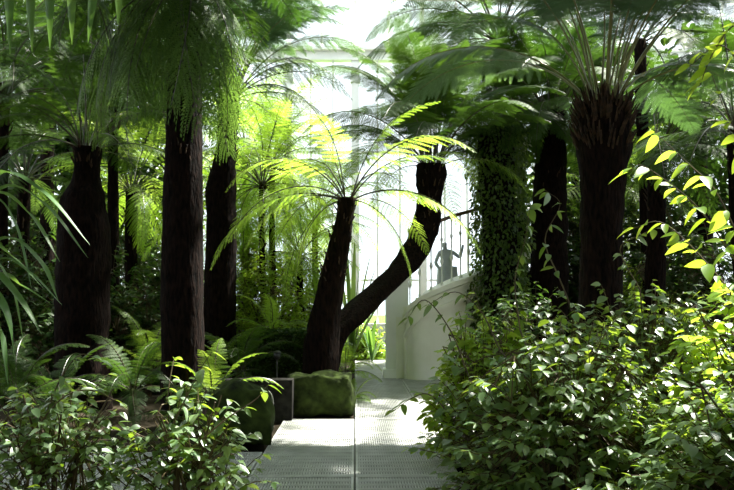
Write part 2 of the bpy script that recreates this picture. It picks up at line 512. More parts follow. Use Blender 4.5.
# C: behind B, fan of stalks
tree_fern('tree fern behind the straight trunk, long bare stalks fanning to the light', wpath(13.5, [(220, 384, 17), (220, 300, 16), (221, 240, 15), (221, 200, 15), (222, 180, 14), (226, 150, 10), (228, 118, 10), (229, 98, 11)]),
          ring(12, 'silver', 'up', 1.1, 8) + ring(10, 'fern', 'mid', 1.0, 9) + ring(7, 'fern', 'low', 0.9, 10) + [(a, 'silver', 'up', 1.05, 0, t) for a, t in ((-8, 6), (5, 12), (-20, 2), (-35, 8), (-50, 8))], G, 60, 0.12, 3, prune=1.1)
# D: central slim trunk
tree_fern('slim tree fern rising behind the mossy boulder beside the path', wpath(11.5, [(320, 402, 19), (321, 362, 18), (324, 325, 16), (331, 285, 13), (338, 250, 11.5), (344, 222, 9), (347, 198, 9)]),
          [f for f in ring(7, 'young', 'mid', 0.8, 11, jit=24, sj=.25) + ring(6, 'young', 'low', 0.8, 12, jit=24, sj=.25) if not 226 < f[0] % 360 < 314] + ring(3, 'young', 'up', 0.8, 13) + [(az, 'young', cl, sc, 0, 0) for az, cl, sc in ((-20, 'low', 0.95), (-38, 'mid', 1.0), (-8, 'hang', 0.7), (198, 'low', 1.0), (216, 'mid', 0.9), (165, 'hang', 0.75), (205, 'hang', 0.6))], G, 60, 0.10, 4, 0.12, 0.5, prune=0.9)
# E: leaning
tree_fern('tree fern with leaning elbowed trunk bending over the bright path', wpath(12.3, [(322, 392, 11, -.3), (331, 345, 13, -.1), (350, 319, 16, .2), (371, 297, 16, .6), (395, 276, 16, 1.1), (413, 255, 15, 1.5), (425, 228, 14, 1.8), (430, 195, 12.5, 2.0), (431, 165, 15, 2.1)]),
          ring(20, 'thick', 'up', 1.15, 14) + ring(12, 'thick', 'mid', 1.1, 15) + ring(5, 'young', 'low', 0.8, 16), G, 60, 0.13, 5, 0.20, 0.35, prune=1.1)
# G: thin behind the creeper column
tree_fern('thin stemmed tree fern with a dark crown behind the creeper column', wpath(16.4, [(522, 385, 11), (520, 300, 10), (517, 220, 9), (514, 160, 9), (512, 124, 11)]),
          ring(14, 'thick', 'up', 1.05, 17) + ring(11, 'thick', 'mid', 1.1, 18) + ring(9, 'thick', 'low', 1.0, 19), G, 60, 0.14, 6, prune=1.1)
# H2
tree_fern('dark tree fern trunk between the creeper column and the shaggy trunk', wpath(15.6, [(548, 398, 20), (549, 300, 19), (549, 230, 18), (550, 190, 17), (551, 150, 15), (552, 112, 14)]),
          ring(12, 'thick', 'up', 1.0, 20) + ring(10, 'thick', 'mid', 1.0, 21) + ring(8, 'thick', 'hang', 0.6, 22) + [(az, 'thick', 'low', 0.9, 0, 4) for az in (205, 228, 248, 268, 288, 310, 332)], G, 60, 0.12, 7, prune=1.1)
# H: shaggy big trunk on the right
tree_fern('thick shaggy brown tree fern trunk with silvery fronds above the leafy bush', wpath(8.5, [(600, 436, 21), (600, 340, 21), (601, 262, 21), (602, 215, 21), (603, 178, 23), (603, 148, 27), (603, 122, 27), (604, 104, 22)]),
          ring(14, 'silver', 'up', 1.0, 23) + [f for f in ring(11, 'silver', 'mid', 0.95, 24, a0=18) if not 190 < f[0] % 360 < 350] + [(a, 'silver', 'up', 1.05, 0, t) for a, t in ((208, 16), (236, 20), (262, 10), (292, 16), (318, 22), (342, 18))], G, 320, 0.17, 8, 0.10, 0.32)
# I: slender on the right
tree_fern('slender dark tree fern trunk to the far side of the shaggy one', wpath(12.5, [(654, 394, 10), (655, 300, 10), (656, 240, 9.5), (657, 190, 9), (658, 150, 9)]),
          ring(9, 'fern', 'up', 0.9, 25) + ring(9, 'fern', 'mid', 1.0, 26) + ring(6, 'fern', 'low', 1.0, 27), G, 50, 0.12, 9, prune=0.05)

# more tree ferns further back and beside, whose fronds fill the view
def back_fern(label, px, pyt, Y, seed, fam='fern', sc=1.0, r=9, group='tree ferns further back', prune=0.05):
    top = P(px, pyt, Y)
    pts = [(top.x + 0.1, Y, -0.05, S(r * 1.4, Y)), (top.x + 0.05, Y, top.z * 0.4, S(r * 1.15, Y)), (top.x, Y, top.z * 0.75, S(r, Y)), (top.x, Y, top.z, S(r, Y))]
    tree_fern(label, pts, ring(8, fam, 'up', sc, seed) + ring(9, fam, 'mid', sc, seed + 100) + ring(10, fam, 'low', sc * 0.9, seed + 200) + (ring(9, fam, 'hang', sc * 0.75, seed + 300) if fam == 'young' else []), group, 30, 0.12, seed, prune=prune)
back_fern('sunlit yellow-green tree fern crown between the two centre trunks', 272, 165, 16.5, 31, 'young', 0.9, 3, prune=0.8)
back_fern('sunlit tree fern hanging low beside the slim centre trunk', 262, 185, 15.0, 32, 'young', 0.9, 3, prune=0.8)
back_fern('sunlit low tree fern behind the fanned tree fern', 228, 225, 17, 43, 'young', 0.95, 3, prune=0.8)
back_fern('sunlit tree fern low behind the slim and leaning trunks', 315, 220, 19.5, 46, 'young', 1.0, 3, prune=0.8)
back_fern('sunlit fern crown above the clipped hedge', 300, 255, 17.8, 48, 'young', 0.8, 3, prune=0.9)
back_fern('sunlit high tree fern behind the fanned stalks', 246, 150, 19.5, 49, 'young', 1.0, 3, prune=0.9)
back_fern('backlit tree fern between the swollen trunk and the straight one', 132, 190, 15, 33, 'young', 0.85, 6)
back_fern('backlit tree fern behind the strap leaves', 25, 178, 14.5, 34, 'soft', 0.85, 6)
back_fern('dark tree fern high at the back corner', 50, 70, 17.5, 35, 'fern', 1.3, 6)
back_fern('dark tree fern high above the swollen trunk', 115, 62, 14, 55, 'fern', 1.2, 5, prune=0.5)
back_fern('dark tree fern high above the strap leaves', 5, 95, 12.5, 56, 'fern', 1.2, 5, prune=0.5)
back_fern('dark tree fern high behind the creeper column', 498, 40, 18.8, 37, 'thick', 1.7, 5, prune=1.1)
back_fern('tree fern behind the slender trunk', 700, 120, 15, 38, 'fern', 1.2, 6)
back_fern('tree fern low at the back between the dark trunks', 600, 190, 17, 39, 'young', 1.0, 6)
back_fern('tree fern rising behind the bush by the frame edge', 735, 130, 10.5, 40, 'fern', 1.1, 8)
back_fern('dark tree fern high behind the shaggy trunk', 640, 40, 14, 45, 'thick', 1.3, 6, prune=0.5)

# tall ones beside and behind the viewer, added unseen to shade the foreground
def shade_fern(label, x, y, z, seed, sc):
    pts = [(x, y, -0.05, 0.24), (x, y, z * 0.4, 0.2), (x, y, z * 0.8, 0.17), (x, y, z, 0.16)]
    tree_fern(label, pts, ring(9, 'fern', 'up', sc, seed) + ring(12, 'fern', 'mid', sc, seed + 1) + ring(9, 'fern', 'low', sc, seed + 2), 'tree ferns added overhead for shade', 0, 0, seed)
shade_fern('tall tree fern added for shade, arching overhead from the left bed', -4.4, 6.2, 5.6, 51, 1.5)
shade_fern('tall tree fern added for shade, arching overhead behind the viewer', -1.6, -1.6, 5.0, 53, 1.6)
shade_fern('tall tree fern added for shade overhead, behind the viewer at the right', 2.8, -0.8, 5.0, 54, 1.6)

# ------------------------------------------------------------------ broad leaves
def leaf_geo(width=0.42, fold=0.25, droop=0.28, n=5):
    """leaf along +x, length 1, normal +z, folded along the midrib, tip drooping"""
    V, F = [], []
    for i in range(n + 1):
        t = i / n
        w = width / 2 * (math.sin(math.pi * t ** 0.70)) ** 0.8 if 0 < t < 1 else 0
        z = -droop * t * t
        V += [(t, -w, z + w * fold), (t, 0, z), (t, w, z + w * fold)]
    for i in range(n):
        a = i * 3
        F += [(a, a + 3, a + 4, a + 1), (a + 1, a + 4, a + 5, a + 2)]
    return np.array(V), F
LEAFV = [leaf_geo(0.60, 0.18, 0.22), leaf_geo(0.52, 0.10, 0.30), leaf_geo(0.68, 0.25, 0.12)]
LEAFM = {}
def leaf_mesh(mat, v):
    if (mat, v) not in LEAFM:
        V, F = LEAFV[v]
        LEAFM[(mat, v)] = mesh('leaf', V, F, M[mat])
    return LEAFM[(mat, v)]
def merged_leaves(mats, name, mat, parent):
    """one mesh of many leaves (list of (Matrix, variant)), with a random value per leaf"""
    V0, F0 = LEAFV[0]
    F0 = np.array(F0)
    A = np.array([np.array(m) for m, v in mats])
    Vh = np.concatenate([LEAFV[0][0], np.ones((len(V0), 1))], 1)
    allV = np.einsum('nij,kj->nki', A, Vh)[:, :, :3].reshape(-1, 3)
    n = len(mats)
    allF = (F0[None] + (np.arange(n) * len(V0))[:, None, None]).reshape(-1, 4)
    me = bpy.data.meshes.new(name)
    me.vertices.add(len(allV)); me.vertices.foreach_set('co', allV.astype(np.float32).ravel())
    me.loops.add(allF.size); me.loops.foreach_set('vertex_index', allF.astype(np.int32).ravel())
    me.polygons.add(len(allF)); me.polygons.foreach_set('loop_start', np.arange(0, allF.size, 4, dtype=np.int32))
    me.materials.append(M[mat])
    me.update(calc_edges=True); me.validate()
    me.polygons.foreach_set('use_smooth', np.full(len(me.polygons), True))
    at = me.attributes.new('rnd', 'FLOAT', 'POINT')
    at.data.foreach_set('value', np.repeat(nrg.random(n).astype(np.float32), len(V0)))
    o = link(name, me, parent)
    o['kind'] = 'stuff'
    return o
def leaf_matrix(p, az, pitch, roll, size, wid=1.0):
    return Matrix.Translation(p) @ Euler((roll, -pitch, az), 'XYZ').to_matrix().to_4x4() @ Matrix.Diagonal((size, size * wid, size, 1))

def place_leaves(e, leaves, mat, nparts, size_min=0.0):
    """leaves: list of (Matrix in the plant's frame, variant). Largest in view become parts, the rest one mesh"""
    o = e.location
    def key(m):
        w = m[0].translation + o
        q = project(w)
        if q is None or not (-5 < q[0] < W + 5 and -5 < q[1] < H + 5): return 1e9
        return (w - CAM).length / m[0].to_scale().x
    s = sorted(leaves, key=key)
    npart = min(nparts, sum(1 for m in s if key(m) < 1e8))
    for m, v in s[:npart]:
        ob = bpy.data.objects.new('leaf', leaf_mesh(mat, v))
        COL.objects.link(ob); ob.parent = e
        ob.matrix_basis = m
    if len(s) > npart: merged_leaves(s[npart:], 'leaves', mat, e)

def twig_leaves(p0, p1, n, size, g, sag=0.1, out=None):
    """leaves in alternating pairs along a twig; returns list, points"""
    p0, p1 = Vector(p0), Vector(p1)
    d = p1 - p0
    az = math.atan2(d.y, d.x)
    L = []
    pts = []
    for k in range(n + 1):
        t = k / n
        p = p0 + d * t + Vector((0, 0, sag * d.length * 4 * t * (1 - t)))
        pts.append(p)
        if k == 0: continue
        for s in (-1, 1):
            if g.random() < 0.12: continue
            a = az + s * R(g.uniform(35, 80)) if k < n else az + s * R(g.uniform(5, 40))
            sz = size * g.uniform(0.6, 1.15) * (0.75 + 0.25 * math.sin(math.pi * t))
            L.append((leaf_matrix(p, a, R(g.uniform(-30, 14)), R(g.gauss(0, 16)), sz, g.uniform(0.85, 1.15)), g.randrange(3)))
    return L, pts

def bush(name, label, cat, base, rad, hgt, ntwig, nleaf, size, mat, seed, nparts=300, zlo=0.1, inner=0.45, nstem=7, shoots=(), shell=0.5, group=None, twl=0.32):
    """leafy bush: stems from the base, twigs filling a mound, alternate leaves"""
    g = random.Random(seed)
    e = tag(empty(name, base), label, cat, group or 'shrubs in the near beds')
    bx, by = base[0], base[1]
    stems = []
    for k in range(nstem):
        a = 2 * math.pi * k / nstem + g.uniform(-.3, .3)
        rr = g.uniform(0.45, 0.75)
        p = [Vector((0.12 * math.cos(a), 0.12 * math.sin(a), 0)), Vector((rad[0] * 0.35 * rr * math.cos(a), rad[1] * 0.35 * rr * math.sin(a), hgt * 0.42)),
             Vector((rad[0] * 0.8 * rr * math.cos(a), rad[1] * 0.8 * rr * math.sin(a), hgt * g.uniform(0.65, 0.85)))]
        stems.append(p)
    mbs = [MB() for _ in stems]
    for p, b in zip(stems, mbs):
        c = catmull([tuple(v) for v in p], 4)
        b.tube([tuple(x) for x in c], [0.014 - 0.009 * i / (len(c) - 1) for i in range(len(c))], 5)
    leaves = []
    for i in range(ntwig):
        a = g.uniform(0, 2 * math.pi)
        q = g.random() ** shell
        ph = math.asin(g.uniform(zlo, 1.0))
        lump = 1 + 0.22 * noise.noise(Vector((math.cos(a) * 2.1 + seed, math.sin(a) * 2.1, ph * 2.4)))
        dirv = Vector((math.cos(a) * math.cos(ph) * rad[0], math.sin(a) * math.cos(ph) * rad[1], math.sin(ph) * hgt)) * lump
        tip = dirv * (inner + (1 - inner) * q)
        tl = twl * g.uniform(0.7, 1.3)
        back = Vector((dirv.x, dirv.y, dirv.z * 0.5)).normalized() * tl * 0.8 + Vector((g.uniform(-.1, .1), g.uniform(-.1, .1), g.uniform(0.0, .2) * 0.6))
        p0 = tip - back
        if p0.z < 0.03: p0.z = 0.03
        if tip.z < 0.04: tip.z = 0.04
        L, pts = twig_leaves(p0, tip, nleaf, size, g)
        leaves += L
        j = min(range(len(stems)), key=lambda j: min((s - p0).length for s in stems[j]))
        near = min(stems[j][1:], key=lambda s: (s - p0).length)
        mbs[j].tube([near, (near + p0) / 2 + Vector((0, 0, .03)), p0], [0.006, 0.005, 0.004], 4)
        mbs[j].tube(pts, [0.004] * (len(pts) - 1) + [0.0015], 4)
    for sh in shoots:      # (list of world points, leaf size, leaves per metre)
        p = [Vector(v) - Vector(base) for v in sh[0]]
        c = [Vector(x) for x in catmull([tuple(v) for v in p], 6)]
        j = min(range(len(stems)), key=lambda j: (stems[j][1] - c[0]).length)
        mbs[j].tube([stems[j][1]] + c, [0.008] + [0.007 - 0.005 * i / (len(c) - 1) for i in range(len(c))], 5)
        acc = 0
        for i in range(1, len(c)):
            d = c[i] - c[i - 1]
            az = math.atan2(d.y, d.x)
            acc += d.length * sh[2]
            while acc > 1:
                acc -= 1
                for s in (-1, 1):
                    a = az + s * R(g.uniform(30, 85))
                    leaves.append((leaf_matrix(c[i] - d * g.random(), a, R(g.uniform(-50, 15)), R(g.gauss(0, 25)), sh[1] * g.uniform(0.7, 1.25), g.uniform(.62, .85)), g.randrange(3)))
        leaves.append((leaf_matrix(c[-1], az, R(-20), R(g.gauss(0, 15)), sh[1], 1), 0))
    for b in mbs: b.build('stem', M['twig'], e)
    place_leaves(e, leaves, mat, nparts)
    return e

# right-hand bank
bush('leafy_shrub', 'dense glossy-leaved shrub spilling over the edge of the bright path', 'shrub', (1.5, 5.7, 0), (1.05, 0.9), 1.36, 640, 4, 0.105, 'leaf', 61, 300,
     shoots=[([P(470, 380, 5.9), P(450, 330, 6.0), P(425, 300, 6.1), P(408, 318, 6.2)], 0.10, 9), ([P(500, 350, 6.2), P(480, 310, 6.3), P(455, 292, 6.4), P(428, 305, 6.5)], 0.10, 9),
             ([P(455, 420, 6), P(430, 395, 6.1), P(412, 398, 6.2), P(395, 410, 6.3)], 0.11, 9), ([P(520, 330, 6.4), P(515, 280, 6.5), P(525, 240, 6.5), P(530, 205, 6.5)], 0.12, 8)])
bush('leafy_shrub', 'tall shrub in dappled sun below the shaggy trunk', 'shrub', (2.55, 7.1, 0), (1.35, 0.8), 1.66, 640, 4, 0.105, 'leaf', 62, 300,
     shoots=[([P(560, 280, 7), P(545, 240, 7), P(560, 205, 7), P(545, 190, 7)], 0.12, 8), ([P(640, 290, 7), P(620, 250, 7), P(640, 235, 7), P(665, 225, 7)], 0.11, 8)])
bush('leafy_shrub', 'low shrub with pale glinting leaves filling the near corner', 'shrub', (2.5, 4.5, 0), (1.15, 0.85), 1.18, 640, 4, 0.105, 'leaf', 63, 300)
bush('climbing_shrub', 'tall shrub with long arching shoots of big yellow-green leaves', 'shrub', (2.9, 5.6, 0), (0.9, 0.6), 1.75, 150, 4, 0.13, 'leaf_bright', 64, 300, zlo=0.45,
     shoots=[([P(735, 260, 5.4), P(700, 210, 5.3), P(665, 180, 5.3), P(640, 165, 5.3), P(628, 172, 5.3)], 0.16, 9), ([P(740, 240, 5.2), P(715, 190, 5.2), P(690, 165, 5.2), P(655, 132, 5.2)], 0.16, 8),
             ([P(730, 290, 5.5), P(690, 245, 5.5), P(660, 222, 5.5), P(634, 228, 5.5)], 0.15, 9), ([P(760, 200, 5), P(745, 150, 5), P(725, 110, 5), P(712, 75, 5)], 0.14, 7)])
bush('leafy_shrub', 'bright shrub with yellow-green leaves screening the stair foot', 'shrub', (1.12, 7.1, 0), (0.64, 0.6), 1.42, 330, 4, 0.12, 'leaf_bright', 68, 260)
# sprig hanging in from the top right
bush('hanging_sprig', 'bright backlit sprig of leaves hanging in at the top edge', 'sprig', (P(790, 305, 4.2).x, 4.2, 0), (0.25, 0.2), 2.0, 14, 4, 0.10, 'leaf_bright', 65, 120, nstem=2, zlo=0.5,
     shoots=[([P(775, 120, 4.2), P(760, 40, 4.2), P(735, 25, 4.2), P(712, 55, 4.2), P(700, 85, 4.2)], 0.11, 10), ([P(770, 100, 4.2), P(745, 70, 4.2), P(720, 45, 4.2), P(690, 66, 4.2)], 0.11, 10)])
# left-hand foreground
bush('leafy_shrub', 'thin stemmed shrub with scattered leaves before the straight trunk', 'shrub', (-1.05, 5.2, 0), (0.62, 0.5), 0.98, 90, 4, 0.10, 'leaf', 66, 260, zlo=0.3, inner=0.5, shell=0.7,
     shoots=[([P(165, 440, 5.1), P(185, 400, 5.1), P(200, 370, 5.1), P(212, 352, 5.1)], 0.11, 8), ([P(190, 450, 5), P(225, 420, 5), P(255, 400, 5), P(268, 385, 5)], 0.10, 7), ([P(200, 470, 5), P(225, 450, 5), P(232, 430, 5)], 0.11, 9)])
bush('leafy_shrub', 'wiry undergrowth shrub in the shaded near corner', 'shrub', (-1.95, 5.3, 0), (0.75, 0.55), 1.02, 130, 4, 0.10, 'leaf', 67, 300, zlo=0.3, inner=0.5, shell=0.7,
     shoots=[([P(40, 430, 5.2), P(60, 380, 5.2), P(80, 355, 5.2), P(100, 360, 5.2)], 0.10, 8), ([P(20, 450, 5), P(60, 400, 5), P(90, 390, 5), P(115, 400, 5)], 0.10, 8)])

# background shrubs: leaves too small to pick apart
def back_bush(name, label, px, Y, rx, ry, h, n, size, mat, seed, cat='shrub'):
    p = P(px, 305, Y)
    bush(name, label, cat, (p.x, Y, 0), (rx, ry), h, n, 4, size, mat, seed, 0, 0.05, 0.35, 5, group='shrubs further back')
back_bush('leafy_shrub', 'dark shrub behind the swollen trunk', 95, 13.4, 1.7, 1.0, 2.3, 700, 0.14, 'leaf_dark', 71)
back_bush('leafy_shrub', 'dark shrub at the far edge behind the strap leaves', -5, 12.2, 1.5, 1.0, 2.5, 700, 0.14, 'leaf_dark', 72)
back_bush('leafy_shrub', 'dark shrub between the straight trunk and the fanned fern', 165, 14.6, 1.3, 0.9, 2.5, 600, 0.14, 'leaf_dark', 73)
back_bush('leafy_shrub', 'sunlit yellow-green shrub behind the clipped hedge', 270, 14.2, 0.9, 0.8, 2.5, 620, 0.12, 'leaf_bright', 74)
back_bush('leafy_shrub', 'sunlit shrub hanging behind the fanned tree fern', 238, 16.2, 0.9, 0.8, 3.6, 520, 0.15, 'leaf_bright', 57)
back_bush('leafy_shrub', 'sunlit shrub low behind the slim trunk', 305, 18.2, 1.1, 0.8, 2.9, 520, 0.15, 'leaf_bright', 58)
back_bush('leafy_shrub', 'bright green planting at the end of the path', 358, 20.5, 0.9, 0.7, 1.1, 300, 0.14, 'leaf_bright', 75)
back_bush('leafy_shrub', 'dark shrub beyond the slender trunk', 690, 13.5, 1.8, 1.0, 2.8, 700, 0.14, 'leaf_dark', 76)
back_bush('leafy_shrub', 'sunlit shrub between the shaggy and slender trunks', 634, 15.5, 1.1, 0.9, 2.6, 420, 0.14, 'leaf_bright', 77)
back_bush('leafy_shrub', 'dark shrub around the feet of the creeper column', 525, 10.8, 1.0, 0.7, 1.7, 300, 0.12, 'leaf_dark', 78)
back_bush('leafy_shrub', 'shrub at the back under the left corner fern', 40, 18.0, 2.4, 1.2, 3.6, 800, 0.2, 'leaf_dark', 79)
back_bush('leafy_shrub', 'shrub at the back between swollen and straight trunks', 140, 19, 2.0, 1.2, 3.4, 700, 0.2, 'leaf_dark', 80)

back_bush('leafy_shrub', 'tall dark shrub behind the dark straight fern trunk', 560, 16.8, 1.5, 1.0, 4.2, 900, 0.2, 'leaf_dark', 69)
back_bush('leafy_shrub', 'tall dark shrub at the back beyond the slender trunk', 665, 16.5, 1.6, 1.0, 4.2, 900, 0.2, 'leaf_dark', 70)
# evergreen broadleaf trees: dark crowns closing the sides, others added to shade the foreground
def crown_tree(label, x, Y, zc, rx, ry, rz, n, size, mat, seed, nb=7, group='evergreen trees at the back', off=(0, 0)):
    g = random.Random(seed)
    e = tag(empty('evergreen_tree', (x, Y, 0)), label, 'tree', group)
    me, c = trunk_mesh([(0, 0, -0.05, 0.17), (0.05, 0, zc * 0.35, 0.14), (off[0] * .1, off[1] * .1, zc * 0.7, 0.11), (off[0] * .7, off[1] * .7, zc + rz * 0.2, 0.05)], seed, 0.08, 12)
    link('trunk', me, e)
    cl = []
    for k in range(nb):
        a = 2 * math.pi * k / nb * 2.4
        q = g.uniform(0.35, 0.8)
        t = Vector((off[0] + rx * q * math.cos(a), off[1] + ry * q * math.sin(a), zc + rz * g.uniform(-0.5, 0.6)))
        MB().tube([(0, 0, zc * 0.6), (t.x * .45, t.y * .45, zc * 0.6 + (t.z - zc * .6) * .6), tuple(t)], [0.06, 0.04, 0.015], 6).build('branch', M['twig'], e, True)
    L = []
    for i in range(n):
        a, u = g.uniform(0, 2 * math.pi), g.uniform(-1, 1)
        q = g.random() ** 0.45
        h = math.sqrt(1 - u * u)
        p = Vector((rx * q * h * math.cos(a), ry * q * h * math.sin(a), rz * q * u))
        if noise.noise(Vector((p.x * 1.1 + seed, p.y * 1.1, p.z * 1.3))) < -0.22: continue
        if in_clearing(Vector((x + p.x + off[0], Y + p.y + off[1], p.z + zc))): continue
        L.append((leaf_matrix(p + Vector((off[0], off[1], zc)), g.uniform(0, 6.3), R(g.uniform(-60, 20)), R(g.gauss(0, 35)), size * g.uniform(.6, 1.2)), 0))
    place_leaves(e, L, mat, 0)
def crown_px(label, px, py, Y, rx, ry, rz, n, size, mat, seed):
    p = P(px, py, Y)
    crown_tree(label, p.x, Y, p.z, rx, ry, rz, n, size, mat, seed)
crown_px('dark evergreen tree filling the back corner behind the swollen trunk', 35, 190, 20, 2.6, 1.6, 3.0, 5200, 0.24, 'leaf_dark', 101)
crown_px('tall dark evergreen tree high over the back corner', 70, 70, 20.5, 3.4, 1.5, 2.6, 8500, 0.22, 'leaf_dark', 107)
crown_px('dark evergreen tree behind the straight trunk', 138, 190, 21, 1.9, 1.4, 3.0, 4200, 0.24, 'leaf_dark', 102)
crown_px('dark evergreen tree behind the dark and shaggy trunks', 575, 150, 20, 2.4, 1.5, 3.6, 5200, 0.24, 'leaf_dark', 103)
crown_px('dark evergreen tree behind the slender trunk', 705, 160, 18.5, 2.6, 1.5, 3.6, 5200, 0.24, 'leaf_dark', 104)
crown_tree('spreading evergreen tree added behind the viewer, crown shading the foreground', -3.4, -1.5, 7.1, 5.3, 6.4, 1.4, 14000, 0.26, 'leaf_dark', 105, group='shade trees added over the foreground', off=(0.9, 6.0))  # this group of trees is added out of frame to cast shade
crown_tree('second spreading evergreen tree added for shade over the foreground bush', 4.6, -1.5, 7.3, 3.9, 5.0, 1.4, 3600, 0.26, 'leaf_dark', 106, group='shade trees added over the foreground', off=(-0.6, 3.6))
crown_tree('tall evergreen tree added beside the swollen trunk, unseen crown shading the canopy', -6.6, 9.0, 8.4, 3.4, 2.6, 1.1, 7000, 0.24, 'leaf_dark', 109, group='shade trees added over the foreground', off=(3.7, 1.6))
crown_tree('evergreen tree added beside the bed, crown overhead shading the near path', 6.4, 9.2, 7.1, 3.2, 1.9, 1.0, 9000, 0.22, 'leaf_dark', 108, group='shade trees added over the foreground', off=(-3.4, 0.4))

# ------------------------------------------------------------------ creeper column
CY = 15.0
def creeper():
    p0 = P(500, 305, CY)
    e = tag(empty('creeper_clad_trunk', (p0.x, CY, 0)), 'tree trunk thickly clothed in small-leaved creeper beside the stair', 'tree')
    r = S(24, CY)
    z1 = P(500, 128, CY).z
    pts = [(0, 0, -0.02, r * 0.75), (0.02, 0, z1 * 0.5, r * 0.7), (-0.05, 0, z1 * 0.8, r * 0.75), (0, 0, z1, r * 0.8)]
    me, c = trunk_mesh(pts, 11, 0.15)
    link('trunk', me, e)
    g = random.Random(12)
    L = []
    for i in range(8000):
        z = g.uniform(0.1, z1)
        a = g.uniform(0, 2 * math.pi)
        bulge = 1 + 0.30 * noise.noise(Vector((math.cos(a) * 1.6, math.sin(a) * 1.6, z * 1.5))) + 0.12 * (z / z1)
        rr = r * bulge * g.uniform(0.75, 1.2)
        L.append((leaf_matrix(Vector((rr * math.cos(a), rr * math.sin(a), z)), a + g.gauss(0, .6), R(g.uniform(-80, -10)), R(g.gauss(0, 30)), g.uniform(0.045, 0.10)), 0))
    place_leaves(e, L, 'ivy', 0)
creeper()

# ------------------------------------------------------------------ ground ferns
def ground_fern(label, px, Y, z, n, fam, sc, seed, py=None):
    x = P(px, 305, Y).x
    e = tag(empty('ground_fern', (x, Y, 0)), label, 'fern', 'ferns on the ground')
    g = random.Random(seed)
    MB().lathe((0, 0, 0), [(0.05, 0), (0.06, z * 0.5), (0.04, z + 0.03)], 8).build('crown', M['stub'], e)
    for k in range(n):
        cl = ('up', 'mid', 'low')[k % 3] if n > 6 else 'mid'
        a = 2 * math.pi * k / n + g.uniform(-.25, .25)
        link('frond', g.choice(FR[fam][cl]), e, (0.03 * math.cos(a), 0.03 * math.sin(a), z), Euler((R(g.uniform(-12, 12)), R(g.uniform(-8, 8)), a)), sc * g.uniform(.85, 1.15))
ground_fern('ground fern with bright arching fronds beside the near boulder', 214, 9.0, 0.35, 12, 'smallyoung', 0.95, 81)
ground_fern('feathery fern in the gap between swollen and straight trunks', 135, 10.3, 0.3, 14, 'small', 1.1, 82)
ground_fern('fern at the foot of the fanned tree fern', 240, 12.0, 0.4, 14, 'small', 1.2, 83)
ground_fern('dark fern at the foot of the swollen trunk', 60, 9.7, 0.2, 12, 'small', 1.1, 84)
ground_fern('fern in the shade behind the strap-leaved plant', 20, 9.2, 0.3, 12, 'small', 1.2, 85)
ground_fern('bright fern beside the far boulder at the path edge', 352, 11.6, 0.05, 12, 'smallyoung', 0.5, 86)
ground_fern('sunlit fern behind the slim leaning trunks', 345, 14.6, 0.15, 12, 'smallyoung', 1.0, 87)
ground_fern('fern standing before the sunlit shrub', 272, 13.2, 0.9, 12, 'smallyoung', 1.1, 88)
ground_fern('light fern hanging behind the straight trunk', 150, 12.4, 0.5, 12, 'smallyoung', 1.2, 89)
ground_fern('fern between the straight trunk and the near boulder', 195, 8.5, 0.15, 12, 'small', 0.9, 90)

# ------------------------------------------------------------------ strap leaves
def strap_mesh(pts, w0, fold=0.3, mat='strap', n=14):
    c = [Vector(x) for x in catmull([tuple(p) for p in pts], 6)]
    V, F = [], []
    m = len(c)
    for i, p in enumerate(c):
        t = i / (m - 1)
        d = (c[min(i + 1, m - 1)] - c[max(i - 1, 0)]).normalized()
        s = d.cross(Vector((0, 0, 1)))
        s = s.normalized() if s.length > 0.05 else Vector((1, 0, 0))
        u = s.cross(d)
        w = w0 / 2 * min(1, 0.35 + t * 4) * (1 - t ** 2.2) + 0.001
        V += [p - s * w + u * w * fold, p, p + s * w + u * w * fold]
    for i in range(m - 1):
        a = i * 3
        F += [(a, a + 3, a + 4, a + 1), (a + 1, a + 4, a + 5, a + 2)]
    return mesh('leaf', V, F, M[mat])

def strap_plant(label, base, curves, w, mat='strap', name='strap_leaved_plant', stem_h=0.0, cat='plant'):
    e = tag(empty(name, base), label, cat)
    if stem_h:
        MB().tube([(0, 0, 0), (0.02, 0, stem_h * .5), (0, 0, stem_h)], [0.045, 0.04, 0.03], 8).build('stem', M['twig'], e, True)
    for cv in curves:
        link('leaf', strap_mesh([Vector(p) - Vector(base) for p in cv], w, mat=mat), e)
    return e
b0 = P(-60, 305, 4.6)
crown = Vector((b0.x, 4.6, 1.62))
g = random.Random(5)
ends = [((0, 190), (45, 205), (88, 258)), ((-10, 195), (30, 215), (60, 262)), ((-10, 180), (40, 190), (90, 245)), ((-10, 200), (15, 225), (32, 290)), ((0, 240), (40, 262), (58, 300)),
        ((-5, 262), (28, 272), (62, 305)), ((-10, 270), (20, 300), (42, 335)), ((-20, 280), (5, 310), (15, 360)), ((-20, 255), (10, 285), (24, 345)), ((-5, 275), (20, 285), (50, 303)), ((-20, 240), (10, 255), (45, 290)), ((-25, 290), (0, 330), (8, 385))]
curves = []
for i, (q0, q1, q2) in enumerate(ends):
    y = 4.6 + g.uniform(-.45, .35)
    curves.append([crown + Vector((0, 0, g.uniform(-.35, .1))), P(q0[0], q0[1], (4.6 + y) / 2), P(q1[0], q1[1], y), P(q2[0], q2[1], y - g.uniform(0, .15))])
for i in range(16):   # leaves to the other sides
    a = R(80 + i * 13.0)
    r_ = g.uniform(0.5, 0.85)
    o = Vector((math.cos(a), math.sin(a), 0))
    curves.append([crown, crown + o * r_ * 0.4 + Vector((0, 0, .25)), crown + o * r_ * 0.8 + Vector((0, 0, .1)), crown + o * r_ + Vector((0, 0, -.3))])
strap_plant('arching strap-leaved plant with glossy drooping blades at the left edge'.replace('left edge', 'frame edge below the fern shade'), (b0.x, 4.6, 0), curves, 0.075, 'strap', stem_h=1.62)

